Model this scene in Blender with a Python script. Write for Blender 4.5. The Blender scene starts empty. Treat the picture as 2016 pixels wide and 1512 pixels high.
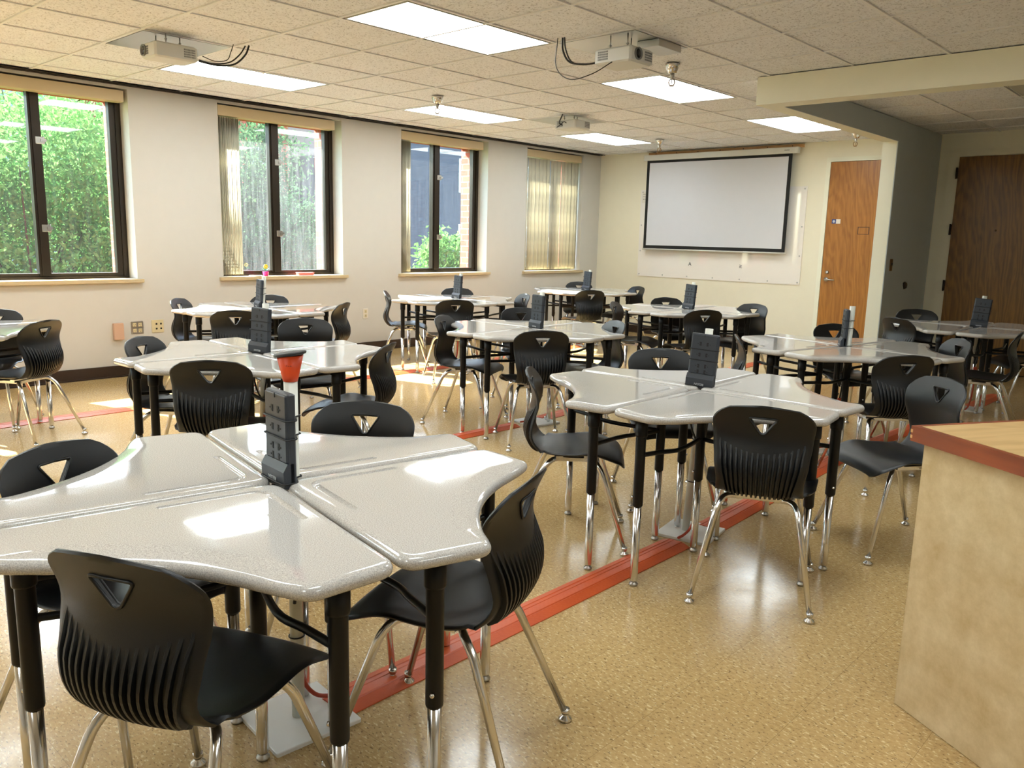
import bpy, bmesh, math, random
from mathutils import Vector, Matrix
random.seed(7)
scene = bpy.context.scene
COL = scene.collection
D = bpy.data
PI = math.pi
U = 0.6096            # ceiling module, two feet
H = 2.547             # ceiling height
BY = 9.982            # back wall
GX, GY = 0.938, 2.955 # ceiling grid origin

# ------------------------------------------------------------------ materials
def lin(c):
    return tuple((x/12.92 if x <= .04045 else ((x+.055)/1.055)**2.4) for x in c)
def rgb(r, g, b): return lin((r/255, g/255, b/255)) + (1,)
class NT:
    def __init__(s, name):
        s.m = D.materials.new(name); s.m.use_nodes = True
        s.t = s.m.node_tree; s.n = s.t.nodes; s.l = s.t.links
        s.b = s.n['Principled BSDF']; s.out = s.n['Material Output']
    def add(s, t, **kw):
        x = s.n.new(t)
        for k, v in kw.items(): setattr(x, k, v)
        return x
    def link(s, a, b): s.l.new(a, b)
    def coords(s, scale=(1,1,1), rot=(0,0,0), kind='Object'):
        tc = s.add('ShaderNodeTexCoord'); mp = s.add('ShaderNodeMapping')
        mp.inputs['Scale'].default_value = scale; mp.inputs['Rotation'].default_value = rot
        s.link(tc.outputs[kind], mp.inputs['Vector']); return mp.outputs['Vector']
    def noise(s, vec, scale, detail=3, rough=.5):
        x = s.add('ShaderNodeTexNoise'); x.inputs['Scale'].default_value = scale
        x.inputs['Detail'].default_value = detail; x.inputs['Roughness'].default_value = rough
        if vec is not None: s.link(vec, x.inputs['Vector'])
        return x.outputs['Fac']
    def ramp(s, fac, stops):
        r = s.add('ShaderNodeValToRGB'); e = r.color_ramp.elements
        while len(e) > 2: e.remove(e[-1])
        e[0].position, e[0].color = stops[0]; e[1].position, e[1].color = stops[1]
        for p, c in stops[2:]:
            q = e.new(p); q.color = c
        s.link(fac, r.inputs['Fac']); return r.outputs['Color']
    def mix(s, fac, a, b, mode='MIX'):
        x = s.add('ShaderNodeMix', data_type='RGBA', blend_type=mode)
        for sock, v in ((x.inputs[0], fac), (x.inputs[6], a), (x.inputs[7], b)):
            if hasattr(v, 'is_linked') or hasattr(v, 'links'): s.link(v, sock)
            else: sock.default_value = v
        return x.outputs[2]
    def bump(s, hgt, strength=.2, dist=.01):
        b = s.add('ShaderNodeBump'); b.inputs['Strength'].default_value = strength
        b.inputs['Distance'].default_value = dist
        s.link(hgt, b.inputs['Height']); s.link(b.outputs['Normal'], s.b.inputs['Normal'])
    def set(s, **kw):
        names = dict(color='Base Color', rough='Roughness', metal='Metallic', spec='Specular IOR Level', coat='Coat Weight',
                     coat_rough='Coat Roughness', emis='Emission Strength', ecol='Emission Color', trans='Transmission Weight', alpha='Alpha')
        for k, v in kw.items():
            sock = s.b.inputs[names[k]]
            if hasattr(v, 'links'): s.link(v, sock)
            else: sock.default_value = v
        return s
BLK, WHT = (0,0,0,1), (1,1,1,1)
def simple(name, c, rough=.5, metal=0, bumpy=0, bscale=200, var=0, **kw):
    t = NT(name); t.set(rough=rough, metal=metal, **kw)
    v = t.coords()
    n = t.noise(v, 9, 3)
    d = tuple(x*(1-max(var,.04)) for x in c[:3]) + (1,)
    t.set(color=t.mix(n, d, c))
    if bumpy: t.bump(t.noise(v, bscale, 2), bumpy, .002)
    return t.m
M = {}
M['plastic'] = simple('black_chair_plastic', (.0042,.0050,.0064,1), .34, spec=.45, bumpy=.25, bscale=900)
M['chrome'] = simple('chrome_tube', (.74,.73,.72,1), .17, 1.0)
M['steel'] = simple('brushed_steel', (.5,.49,.47,1), .32, 1.0, bumpy=.1, bscale=120)
M['blackmetal'] = simple('black_painted_steel', (.003,.003,.0035,1), .38, spec=.3)
M['pvc'] = simple('white_plastic_pipe', rgb(222,222,212), .35)
M['board_white'] = simple('white_cutting_board_plastic', rgb(232,230,224), .35)
M['strip'] = simple('charcoal_power_strip', rgb(48,53,61), .42, bumpy=.1, bscale=500)
M['slot'] = simple('black_socket_slots', (.006,.006,.007,1), .6)
M['letter'] = simple('light_grey_print', rgb(190,195,200), .5)
M['ink'] = simple('dark_print', rgb(40,38,38), .6)
M['cord_black'] = simple('black_rubber_cord', (.01,.01,.01,1), .45)
M['cord_orange'] = simple('orange_rubber_cord', rgb(180,66,40), .5)
M['funnel'] = simple('orange_plastic', rgb(226,74,20), .4)
M['cream'] = simple('cream_wall_paint', rgb(207,204,197), .55, bumpy=.15, bscale=160, var=.05)
M['cream_back'] = simple('pale_yellow_wall_paint', rgb(236,230,208), .5, bumpy=.15, bscale=160, var=.05)
M['beam'] = simple('pale_green_cream_paint', rgb(238,236,216), .55, bumpy=.1, bscale=160, var=.03)
M['partition'] = simple('grey_green_wall_paint', rgb(186,194,198), .5, bumpy=.3, bscale=220, var=.05)
M['trim'] = simple('beige_laminate', rgb(204,184,146), .4, var=.06)
M['baseb'] = simple('dark_brown_vinyl', rgb(48,34,28), .3, var=.3)
M['frame'] = simple('dark_bronze_aluminium', rgb(52,44,36), .35, .5, var=.2)
M['darkgap'] = simple('black_gap', (.004,.004,.004,1), .7)
M['tbar'] = simple('painted_ceiling_bar', rgb(228,228,230), .5)
M['sealing'] = simple('white_metal_frame', rgb(215,215,208), .4)
M['proj'] = simple('pale_grey_projector_plastic', rgb(205,204,198), .45)
M['projgrille'] = simple('grey_grille', rgb(120,120,118), .5)
M['lens'] = simple('dark_lens_glass', (.004,.004,.006,1), .05)
M['canvas'] = simple('projection_fabric', rgb(210,211,217), .8)
M['canvas_black'] = simple('black_screen_border', (.008,.008,.008,1), .8)
M['ivory'] = simple('ivory_plate', rgb(214,200,160), .35)
M['pinkbox'] = simple('pinkish_beige_box', rgb(205,168,144), .4)
M['whiteplate'] = simple('white_plate', rgb(225,218,205), .35)
M['brass'] = simple('dull_brass', rgb(150,120,80), .35, .9)
M['bluesign'] = simple('blue_sticker', rgb(40,62,130), .4)
M['pink'] = simple('pink_glossy_plastic', rgb(235,40,150), .25)
M['yellow'] = simple('yellow_petals', rgb(250,215,40), .4)
M['greenp'] = simple('green_plastic_leaf', rgb(40,170,90), .4)
M['red'] = simple('translucent_red_plastic', rgb(232,132,128), .3)
M['bark'] = simple('tree_bark', rgb(70,55,45), .9, bumpy=.8, bscale=20, var=.4)
M['lawn'] = simple('grass_ground', rgb(70,100,45), .9, bumpy=.5, bscale=6, var=.4)
M['farglass'] = simple('far_window_glass', rgb(60,80,110), .1)
M['roof'] = simple('blue_grey_roof', rgb(120,128,142), .6, var=.1)

def desk_mat():
    t = NT('grey_speckled_desktop'); v = t.coords()
    n = t.noise(v, 420, 2, .6)
    c = t.ramp(n, [(.35, rgb(160,156,152)), (.62, rgb(200,196,190))])
    t.set(color=c, rough=.055, spec=.5, coat=.25, coat_rough=.03)
    t.bump(t.noise(v, 14, 2), .02, .01)
    return t.m
M['desk'] = desk_mat()
def floor_mat():
    t = NT('polished_tan_vinyl_tile'); v = t.coords()
    br = t.add('ShaderNodeTexBrick', offset=0.0, squash=1.0)
    t.link(v, br.inputs['Vector'])
    br.inputs['Scale'].default_value = 1/.3048; br.inputs['Brick Width'].default_value = 1; br.inputs['Row Height'].default_value = 1
    br.inputs['Mortar Size'].default_value = .002; br.inputs['Mortar Smooth'].default_value = 0
    br.inputs['Color1'].default_value = (.2,.2,.2,1); br.inputs['Color2'].default_value = (.8,.8,.8,1)
    st = t.noise(t.coords((55,90,1), (0,0,.5)), 1.0, 3, .6)
    base = t.ramp(st, [(.28, rgb(170,136,86)), (.74, rgb(208,179,126)), (.5, rgb(193,161,107))])
    big = t.noise(v, .9, 3)
    base = t.mix(.35, base, t.ramp(big, [(.3, rgb(168,138,94)), (.7, rgb(204,176,128))]))
    fl = t.noise(t.coords((60,150,1), (0,0,.9)), 1.0, 2, .5)
    base = t.mix(t.ramp(fl, [(.59, BLK), (.65, (.85,.85,.85,1))]), base, rgb(226,206,160))
    fd = t.noise(t.coords((70,140,1), (0,0,-.4)), 1.1, 2, .5)
    base = t.mix(t.ramp(fd, [(.60, BLK), (.67, (.7,.7,.7,1))]), base, rgb(100,72,44))
    base = t.mix(t.ramp(br.outputs['Color'], [(.2, (0,0,0,1)), (.8, (.12,.12,.12,1))]), base, rgb(168,136,88))
    t.set(color=t.mix(t.mix(1, br.outputs['Color'], br.outputs['Color']), base, base) if False else t.mix(br.outputs['Fac'], base, rgb(150,122,80)))
    r = t.ramp(t.noise(v, 3.5, 5, .65), [(.3, (.11,)*3+(1,)), (.75, (.25,)*3+(1,))])
    t.set(rough=r, spec=.5)
    t.bump(t.noise(v, 5, 3), .06, .01)
    return t.m
M['floor'] = floor_mat()
def ceil_mat():
    t = NT('fissured_ceiling_tile'); v = t.coords()
    n = t.noise(t.coords((1,1,1)), 75, 3, .7)
    n2 = t.noise(v, 26, 3, .7)
    c = t.ramp(n, [(.36, rgb(146,142,144)), (.44, rgb(232,233,238))])
    c = t.mix(.25, c, t.ramp(n2, [(.4, rgb(206,206,210)), (.55, rgb(232,233,237))]))
    t.set(color=c, rough=.85)
    t.bump(n, .5, .004)
    return t.m
M['ceil'] = ceil_mat()
def brick_mat(name, c1, c2, mortar, scale=1.0):
    t = NT(name); tc = t.add('ShaderNodeTexCoord'); sp = t.add('ShaderNodeSeparateXYZ'); t.link(tc.outputs['Object'], sp.inputs[0])
    ad = t.add('ShaderNodeMath', operation='ADD'); t.link(sp.outputs[0], ad.inputs[0]); t.link(sp.outputs[1], ad.inputs[1])
    cb = t.add('ShaderNodeCombineXYZ'); t.link(ad.outputs[0], cb.inputs[0]); t.link(sp.outputs[2], cb.inputs[1])
    br = t.add('ShaderNodeTexBrick'); t.link(cb.outputs[0], br.inputs['Vector'])
    br.inputs['Scale'].default_value = scale; br.inputs['Brick Width'].default_value = .21; br.inputs['Row Height'].default_value = .075
    br.inputs['Mortar Size'].default_value = .006
    br.inputs['Color1'].default_value = c1; br.inputs['Color2'].default_value = c2; br.inputs['Mortar'].default_value = mortar
    t.set(color=br.outputs['Color'], rough=.85)
    return t.m
M['brick'] = brick_mat('red_brick', rgb(190,92,70), rgb(170,78,60), rgb(150,130,120))
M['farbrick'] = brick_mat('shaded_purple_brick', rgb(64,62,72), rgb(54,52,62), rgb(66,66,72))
M['farbrick2'] = brick_mat('far_red_brick', rgb(165,80,62), rgb(140,66,52), rgb(130,90,80), .5)
def wood(name, c1, c2, axis=2, scale=1, rough=.35, planks=0):
    t = NT(name); s = [24*scale]*3; s[axis] = 1.2*scale
    v = t.coords(tuple(s))
    n = t.noise(v, 1.0, 5, .6)
    w = t.add('ShaderNodeTexWave', wave_type='RINGS', rings_direction='Y' if axis != 1 else 'X')
    s2 = [3.2*scale]*3; s2[axis] = .55*scale
    t.link(t.coords(tuple(s2)), w.inputs['Vector']); w.inputs['Scale'].default_value = 2.6; w.inputs['Distortion'].default_value = 14
    w.inputs['Detail'].default_value = 3; w.inputs['Detail Scale'].default_value = 1.2
    f = t.mix(.38, t.ramp(n, [(.3, BLK), (.7, WHT)]), w.outputs['Color'])
    t.set(color=t.mix(f, c1, c2), rough=rough)
    return t.m
M['oak'] = wood('orange_oak_veneer', rgb(138,86,30), rgb(180,122,52))
M['oak_shaded'] = wood('shaded_oak_veneer', rgb(90,60,18), rgb(146,104,42), scale=1.0)  # oak of the unlit alcove, its shade put into the colour
M['pine'] = wood('pine_timber', rgb(196,142,84), rgb(226,180,124), axis=0)
M['cherry'] = wood('cherry_edge', rgb(112,50,24), rgb(156,78,40), axis=0)
M['worktop'] = wood('blond_butcher_laminate', rgb(190,152,96), rgb(216,182,128), axis=1, scale=1.2)
def lam():
    t = NT('mottled_beige_laminate'); v = t.coords()
    n = t.noise(v, 9, 6, .7)
    t.set(color=t.ramp(n, [(.32, rgb(190,164,120)), (.68, rgb(222,202,164))]), rough=.4)
    return t.m
M['laminate'] = lam()
def rubber():
    t = NT('orange_ribbed_rubber'); v = t.coords((1,1,1))
    w = t.add('ShaderNodeTexChecker'); w.inputs['Scale'].default_value = 90; t.link(v, w.inputs['Vector'])
    t.set(color=t.mix(t.noise(v, 6, 4), rgb(196,78,36), rgb(222,102,50)), rough=.42)
    t.bump(w.outputs['Fac'], .6, .003)
    return t.m
M['rubber'] = rubber()
def glass(amount):
    t = NT('window_glass'); n = t.n; n.remove(t.b)
    tr = t.add('ShaderNodeBsdfTransparent'); tr.inputs[0].default_value = (.93,.97,.96,1)
    gl = t.add('ShaderNodeBsdfGlossy'); gl.inputs['Roughness'].default_value = .02
    lw = t.add('ShaderNodeLayerWeight'); lw.inputs[0].default_value = .5
    pw = t.add('ShaderNodeMath', operation='POWER'); t.link(lw.outputs['Facing'], pw.inputs[0]); pw.inputs[1].default_value = 5
    fr = t.add('ShaderNodeMath', operation='MULTIPLY_ADD'); t.link(pw.outputs[0], fr.inputs[0]); fr.inputs[1].default_value = .9; fr.inputs[2].default_value = .045
    mx = t.add('ShaderNodeMixShader'); t.link(fr.outputs[0], mx.inputs[0]); t.link(tr.outputs[0], mx.inputs[1]); t.link(gl.outputs[0], mx.inputs[2])
    df = t.add('ShaderNodeBsdfTranslucent'); df.inputs[0].default_value = (.8,.85,.9,1)
    st = t.noise(t.coords((1,16,1.0)), 2.4, 6, .75)
    amt = t.ramp(st, [(.40, (amount*.25,)*3+(1,)), (.8, (amount,)*3+(1,))])
    m2 = t.add('ShaderNodeMixShader'); t.link(amt, m2.inputs[0]); t.link(mx.outputs[0], m2.inputs[1]); t.link(df.outputs[0], m2.inputs[2])
    t.link(m2.outputs[0], t.out.inputs[0]); return t.m
M['glass'] = glass(0.006); M['glass_dirty'] = glass(.032)
def emit(name, c, s):
    t = NT(name); t.set(color=(.8,.8,.8,1), emis=s, ecol=c, rough=.5); return t.m
LAMP = 6.8
M['lamp'] = emit('lit_diffuser', (.90,.98,1.0,1), LAMP)
M['lamp_off'] = simple('unlit_prismatic_diffuser', rgb(200,200,190), .3, bumpy=.4, bscale=160)
def translucent(name, c, w=.5, rough=.6):
    t = NT(name); t.n.remove(t.b)
    a = t.add('ShaderNodeBsdfDiffuse'); b = t.add('ShaderNodeBsdfTranslucent'); m = t.add('ShaderNodeMixShader')
    n = t.noise(t.coords(), 1.6, 3, .7)
    col = t.mix(t.ramp(n, [(.35, BLK), (.65, WHT)]), tuple(x*.62 for x in c[:3])+(1,), c)
    t.link(col, a.inputs[0]); t.link(col, b.inputs[0]); m.inputs[0].default_value = w
    t.link(a.outputs[0], m.inputs[1]); t.link(b.outputs[0], m.inputs[2]); t.link(m.outputs[0], t.out.inputs[0]); return t.m
M['leaf'] = translucent('bright_green_leaves', rgb(104,150,84))
M['leaf_dark'] = translucent('deep_green_leaves', rgb(74,104,72))
M['slat'] = translucent('cream_blind_fabric', rgb(236,230,210), .26)
def clearboard():
    t = NT('glossy_clear_whiteboard'); t.set(color=rgb(240,235,228), rough=.04, spec=.6, coat=.6, coat_rough=.02); return t.m
M['wboard'] = clearboard()

# ------------------------------------------------------------------ mesh building
class MB:
    def __init__(s): s.v = []; s.f = []; s.smooth = []
    def quad_strip(s, rings, closed=True, caps=True, smooth=True):
        b = len(s.v); n = len(rings[0])
        for r in rings: s.v += [tuple(p) for p in r]
        for i in range(len(rings)-1):
            for j in range(n if closed else n-1):
                k = (j+1) % n
                s.f.append((b+i*n+j, b+i*n+k, b+(i+1)*n+k, b+(i+1)*n+j)); s.smooth.append(smooth)
        if caps and closed:
            s.f.append(tuple(b+j for j in range(n-1, -1, -1))); s.smooth.append(False)
            s.f.append(tuple(b+(len(rings)-1)*n+j for j in range(n))); s.smooth.append(False)
        return s
    def box(s, x0, x1, y0, y1, z0, z1, mtx=None):
        b = len(s.v)
        P = [(x0,y0,z0),(x1,y0,z0),(x1,y1,z0),(x0,y1,z0),(x0,y0,z1),(x1,y0,z1),(x1,y1,z1),(x0,y1,z1)]
        if mtx: P = [tuple(mtx @ Vector(p)) for p in P]
        s.v += P
        for f in ((0,3,2,1),(4,5,6,7),(0,1,5,4),(1,2,6,5),(2,3,7,6),(3,0,4,7)):
            s.f.append(tuple(b+i for i in f)); s.smooth.append(False)
        return s
    def rbox(s, x0, x1, y0, y1, z0, z1, r=.004, mtx=None):      # box with chamfered vertical and top edges
        def ring(z, i):
            x, X, y, Y = x0+i, x1-i, y0+i, y1-i
            return [(x+r,y,z),(X-r,y,z),(X,y+r,z),(X,Y-r,z),(X-r,Y,z),(x+r,Y,z),(x,Y-r,z),(x,y+r,z)]
        rings = [ring(z0, r*.6), ring(z0+r*.6, 0), ring(z1-r*.6, 0), ring(z1, r*.6)]
        if mtx: rings = [[tuple(mtx @ Vector(p)) for p in q] for q in rings]
        return s.quad_strip(rings, smooth=False)
    def tube(s, path, r, n=10, closed=False, caps=True):
        P = [Vector(p) for p in path]; rr = r if isinstance(r, (list, tuple)) else [r]*len(P)
        T = []
        for i in range(len(P)):
            if closed: t = P[(i+1) % len(P)]-P[i-1]
            else: t = P[min(i+1, len(P)-1)]-P[max(i-1, 0)]
            T.append(t.normalized())
        a = Vector((0,0,1)) if abs(T[0].z) < .9 else Vector((1,0,0))
        nrm = (a - T[0]*a.dot(T[0])).normalized(); rings = []
        for i, p in enumerate(P):
            if i: nrm = (nrm - T[i]*nrm.dot(T[i])).normalized()
            bn = T[i].cross(nrm)
            rings.append([tuple(p + (nrm*math.cos(2*PI*k/n)+bn*math.sin(2*PI*k/n))*rr[i]) for k in range(n)])
        if closed: rings.append(rings[0]); return s.quad_strip(rings, caps=False)
        return s.quad_strip(rings, caps=caps)
    def lathe(s, prof, n=16, mtx=None):
        rings = [[(r*math.cos(2*PI*k/n), r*math.sin(2*PI*k/n), z) for k in range(n)] for r, z in prof]
        if mtx: rings = [[tuple(mtx @ Vector(p)) for p in q] for q in rings]
        return s.quad_strip(rings)
    def prism(s, poly, z0, z1, mtx=None):
        rings = [[(x,y,z) for x, y in poly] for z in (z0, z1)]
        if mtx: rings = [[tuple(mtx @ Vector(p)) for p in q] for q in rings]
        return s.quad_strip(rings, smooth=False)
    def mesh(s, name, mat=None):
        me = D.meshes.new(name); me.from_pydata(s.v, [], s.f)
        me.polygons.foreach_set('use_smooth', s.smooth); me.validate(); me.update()
        if mat: me.materials.append(mat)
        return me
    def build(s, name, mat, parent=None, fix=True):
        me = s.mesh(name, mat)
        if fix:
            bm = bmesh.new(); bm.from_mesh(me); bmesh.ops.recalc_face_normals(bm, faces=bm.faces); bm.to_mesh(me); bm.free()
        return link(name, me, parent)
def link(name, me, parent=None):
    o = D.objects.new(name, me); COL.objects.link(o)
    if parent: o.parent = parent
    return o
def fillet(pts, rad, seg=6):
    out = [Vector(pts[0])]
    for i in range(1, len(pts)-1):
        a, p, b = Vector(pts[i-1]), Vector(pts[i]), Vector(pts[i+1])
        r = rad[i] if isinstance(rad, (list, tuple)) else rad
        d1, d2 = (a-p), (b-p); l = min(r, d1.length*.49, d2.length*.49)
        s0, s1 = p+d1.normalized()*l, p+d2.normalized()*l
        for k in range(seg+1):
            t = k/seg; out.append(s0*(1-t)**2 + p*2*t*(1-t) + s1*t*t)
    out.append(Vector(pts[-1])); return out
def tag(o, label, cat, group=None, kind=None):
    o['label'] = label; o['category'] = cat
    if group: o['group'] = group
    if kind: o['kind'] = kind
    return o
def thing(name, label, cat, loc=(0,0,0), rz=0, group=None):
    o = D.objects.new(name, None); COL.objects.link(o); o.empty_display_size = .1
    o.location = loc; o.rotation_euler = (0,0,rz); return tag(o, label, cat, group)
def struct(o): o['kind'] = 'structure'; return o
def sroot(name, loc=(0,0,0), rz=0):
    o = D.objects.new(name, None); COL.objects.link(o); o.location = loc; o.rotation_euler = (0,0,rz); return struct(o)
def copy_tree(o, parent=None):
    c = o.copy(); COL.objects.link(c)
    if parent: c.parent = parent
    for ch in list(KIDS.get(o.name, [])): copy_tree(ch, c)
    return c
KIDS = {}
def index_kids():
    KIDS.clear()
    for o in COL.objects:
        if o.parent: KIDS.setdefault(o.parent.name, []).append(o)
def evaluated(obj):
    dg = bpy.context.evaluated_depsgraph_get(); dg.update()
    return D.meshes.new_from_object(obj.evaluated_get(dg))
def cut(me, cutters):
    o = D.objects.new('work_piece', me); COL.objects.link(o); cs = []
    for c in cutters:
        k = D.objects.new('cutter_piece', c); COL.objects.link(k); cs.append(k)
        m = o.modifiers.new('b', 'BOOLEAN'); m.operation = 'DIFFERENCE'; m.solver = 'EXACT'; m.object = k
    r = evaluated(o)
    for k in cs+[o]: D.objects.remove(k)
    return r
def weighted(me, name):
    o = D.objects.new('work_piece', me); COL.objects.link(o); w_ = o.modifiers.new('w', 'WEIGHTED_NORMAL'); w_.mode = 'FACE_AREA'; w_.weight = 50; w_.keep_sharp = True; w_.thresh = .01
    r = evaluated(o); D.objects.remove(o); r.name = name; return r
def text_mesh(name, body, size, mat, extrude=.0006):
    cu = D.curves.new(name, 'FONT'); cu.body = body; cu.size = size; cu.extrude = extrude; cu.align_x = 'CENTER'; cu.align_y = 'CENTER'
    o = D.objects.new(name, cu); COL.objects.link(o); me = evaluated(o); D.objects.remove(o); D.curves.remove(cu)
    me.materials.clear(); me.materials.append(mat); me.name = name; return me
def spline(pts, n):          # Catmull-Rom through pts, n samples evenly in parameter
    P = [Vector(p) for p in pts]; P = [P[0]*2-P[1]]+P+[P[-1]*2-P[-2]]; out = []
    for k in range(n):
        t = k/(n-1)*(len(pts)-1); i = min(int(t), len(pts)-2); t -= i
        a, b, c, d = P[i:i+4]
        out.append(.5*((2*b)+(c-a)*t+(2*a-5*b+4*c-d)*t*t+(3*b-a-3*c+d)*t**3))
    return out
def interp(x, xs, ys):
    if x <= xs[0]: return ys[0]
    for i in range(1, len(xs)):
        if x <= xs[i]:
            t = (x-xs[i-1])/(xs[i]-xs[i-1]); t = t*t*(3-2*t); return ys[i-1]+(ys[i]-ys[i-1])*t
    return ys[-1]

# ------------------------------------------------------------------ camera
cam = D.cameras.new('Camera'); co = D.objects.new('Camera', cam); COL.objects.link(co); scene.camera = co
cam.sensor_width = 36; cam.lens = 1603.18/2016*36; cam.clip_start = .05; cam.clip_end = 300
R_ = Vector((0.73143999,0.68147454,0.02424836)); U_ = Vector((-0.13829498,0.11342631,0.98387447)); F_ = -R_.cross(U_)
F_ = U_.cross(R_)
co.matrix_world = Matrix.Translation((7.5353,0,1.3293)) @ Matrix((R_, U_, -F_)).transposed().to_4x4()

# ------------------------------------------------------------------ the room shell
WIN = [(1.74,3.13,2.38,2.47), (3.96,5.37,4.595,4.70), (6.19,7.61,6.82,6.93), (8.35,9.56,8.90,9.0), (-.49,.91,.16,.25), (-2.71,-1.31,-2.05,-1.96)]  # last two continue the row out of view, added for their daylight
YMIN, XMAX = -3.4, 10.2
m = MB(); m.box(-.3, XMAX, YMIN, BY+.2, -.05, 0); fl = struct(m.build('floor', M['floor']))
m = MB(); m.box(-.3, XMAX, YMIN, BY+.2, H+.008, H+.06); struct(m.build('ceiling', M['ceil']))
# ceiling grid bars
m = MB()
i = -1
while GX+i*U < XMAX:
    x = GX+i*U
    if x > 0.12: m.box(x-.009, x+.009, YMIN, BY, H, H+.0075)
    i += 1
j = -11
while GY+j*U < BY:
    y = GY+j*U
    if y > YMIN: m.box(.0, XMAX, y-.009, y+.009, H-.0006, H+.0076)
    j += 1
struct(m.build('trim_1', M['tbar']))
# window wall
ws = sorted(WIN); m = MB(); prev = YMIN
for y0, y1, a, b in ws:
    m.box(-.24, 0, prev, y0, 0, H+.05); m.box(-.24, 0, y0, y1, 0, .845); m.box(-.24, 0, y0, y1, 2.515, H+.05); prev = y1
m.box(-.24, 0, prev, BY+.2, 0, H+.05)
struct(m.build('wall_left', M['cream'], fix=False))
# brick outer leaf
m = MB(); prev = YMIN
for y0, y1, a, b in ws:
    m.box(-.46, -.26, prev, y0+.02, -4, 5); m.box(-.46, -.26, y0+.02, y1-.035, -4, .86); m.box(-.46, -.26, y0+.02, y1-.035, 2.44, 5); prev = y1-.035
m.box(-.46, -.26, prev, BY+3, -4, 5)
struct(m.build('wall_exterior', M['brick'], fix=False))
m = MB(); m.box(-.3, 4.66, BY, BY+.15, 0, H+.05); struct(m.build('wall_back', M['cream_back']))
m = MB(); m.box(4.66, XMAX, BY, BY+.15, 0, H+.05); struct(m.build('wall_alcove_back', M['beam']))
m = MB(); m.box(XMAX, XMAX+.15, YMIN, BY+.15, 0, H+.05); struct(m.build('wall_right', M['cream']))
m = MB(); m.box(-.3, XMAX, YMIN-.15, YMIN, 0, H+.05); struct(m.build('wall_front', M['cream']))
m = MB(); m.box(4.505, 4.640, 8.616, BY, 0, H); struct(m.build('wall_partition', M['beam']))
m = MB(); m.box(4.640, 4.648, 6.085, BY, 2.3485, H); m.box(4.640, 4.648, 8.618, BY, 0, 2.3485); struct(m.build('wall_alcove_side', M['partition']))
m = MB(); m.box(4.505, XMAX, 5.90, 6.085, 2.348, H); struct(m.build('beam_front', M['beam']))
m = MB(); m.box(4.505, 4.640, 6.085, 8.616, 2.348, H); struct(m.build('beam_side', M['beam']))
m = MB(); m.box(0, .012, YMIN, BY, 0, .105); m.box(.012, .022, YMIN, BY, 0, .014); struct(m.build('baseboard_left', M['baseb']))
m = MB(); m.box(.012, 3.39, BY-.012, BY, 0, .105); struct(m.build('baseboard_back', M['baseb']))
m = MB(); m.box(4.648, 4.74, BY-.012, BY, 0, .105); m.box(4.648, 4.658, 8.62, BY-.012, 0, .105); struct(m.build('baseboard_alcove', M['baseb']))
# black slot along the window side of the ceiling
t = thing('air_slot_diffuser', 'long black linear air slot in the ceiling above the windows', 'air vent', (0,0,H))
m = MB(); m.box(.0, .105, YMIN+.02, 9.93, -.004, -.001); m.build('slot', M['darkgap'], t)
m = MB(); m.box(.048, .062, YMIN+.02, 9.93, -.010, -.002); m.box(.0, .010, YMIN+.02, 9.93, -.008, -.004); m.box(.100, .108, YMIN+.02, 9.93, -.008, -.004); m.build('divider', M['frame'], t)

# windows
for n, (y0, y1, ma, mb_) in enumerate(WIN, 1):
    w = sroot('window_%d' % n)
    X0, X1 = -.235, -.175
    m = MB(); zb, ztp = .878, 2.51
    m.box(X0, X1, y0, y0+.055, zb, ztp); m.box(X0, X1, y1-.10, y1, zb, ztp)
    m.box(X0, X1, y0+.055, y1-.10, zb, zb+.05); m.box(X0, X1, y0+.055, y1-.10, 2.44, ztp)
    m.box(X1, X1+.012, y1-.05, y1-.02, zb, ztp); m.box(X1, X1+.02, y0+.055, y1-.02, zb, zb+.022)
    m.build('window_frame', M['frame'], w)
    m = MB(); m.box(X0+.005, X1+.012, ma, mb_, zb+.03, 2.45); m.box(X1+.012, X1+.022, ma+.02, mb_-.045, zb+.03, 2.45); m.build('mullion', M['frame'], w)
    for q in ((y0+.055, ma), (mb_, y1-.10)):
        m = MB(); m.box(-.212, -.208, q[0], q[1], zb+.05, 2.44); m.build('glass_pane', M['glass_dirty' if n == 2 else 'glass'], w)
    for z in (1.31, 2.03):
        m = MB(); m.rbox(-.163, -.145, mb_-.05, mb_+.02, z-.03, z+.03, .004); m.box(-.152, -.135, mb_-.012, mb_+.03, z-.012, z+.012); m.build('window_latch', M['steel'], w)
    m = MB(); m.rbox(-.24, .045, y0-.05, y1+.05, .845, .878, .004) if False else m.box(-.175, .0, y0, y1, .846, .878)
    m.rbox(.0, .042, y0-.045, y1+.045, .845, .878, .004); m.build('window_sill', M['trim'], w)

# blinds
def slat_mb(wd=.085, hgt=1.5, bow=.012):
    m = MB(); ring = []
    for z in (0, hgt):
        top = [((bow*(1-(2*k/6-1)**2)), (k/6-.5)*wd, z) for k in range(7)]
        ring.append([(x+.0012, y, z) for x, y, z in top]+[(x, y, z) for x, y, z in reversed(top)])
    return m.quad_strip(ring)
def blind(n, y0, y1, slats, label):
    t = thing('vertical_blind', label, 'blind', (0,y0,.885), 0, 'beige blinds at the windows')
    m = MB(); m.rbox(-.125, -.005, 0, y1-y0, 1.520, 1.615, .005); m.build('valance', M['trim'], t)
    me = slat_mb(.086 if n == 4 else .085).mesh('slat', M['slat'])
    for y, ang, dx in slats:
        o = link('slat', me, t); o.location = (-.07+dx, y, .012); o.rotation_euler = (0,0,ang)
    return t
blind(1, 1.75, 3.10, [(.02+.016*k, 1.35+.05*math.sin(k), 0) for k in range(12)], 'beige valance over the large leftmost window, its slats drawn out of view')
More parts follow.
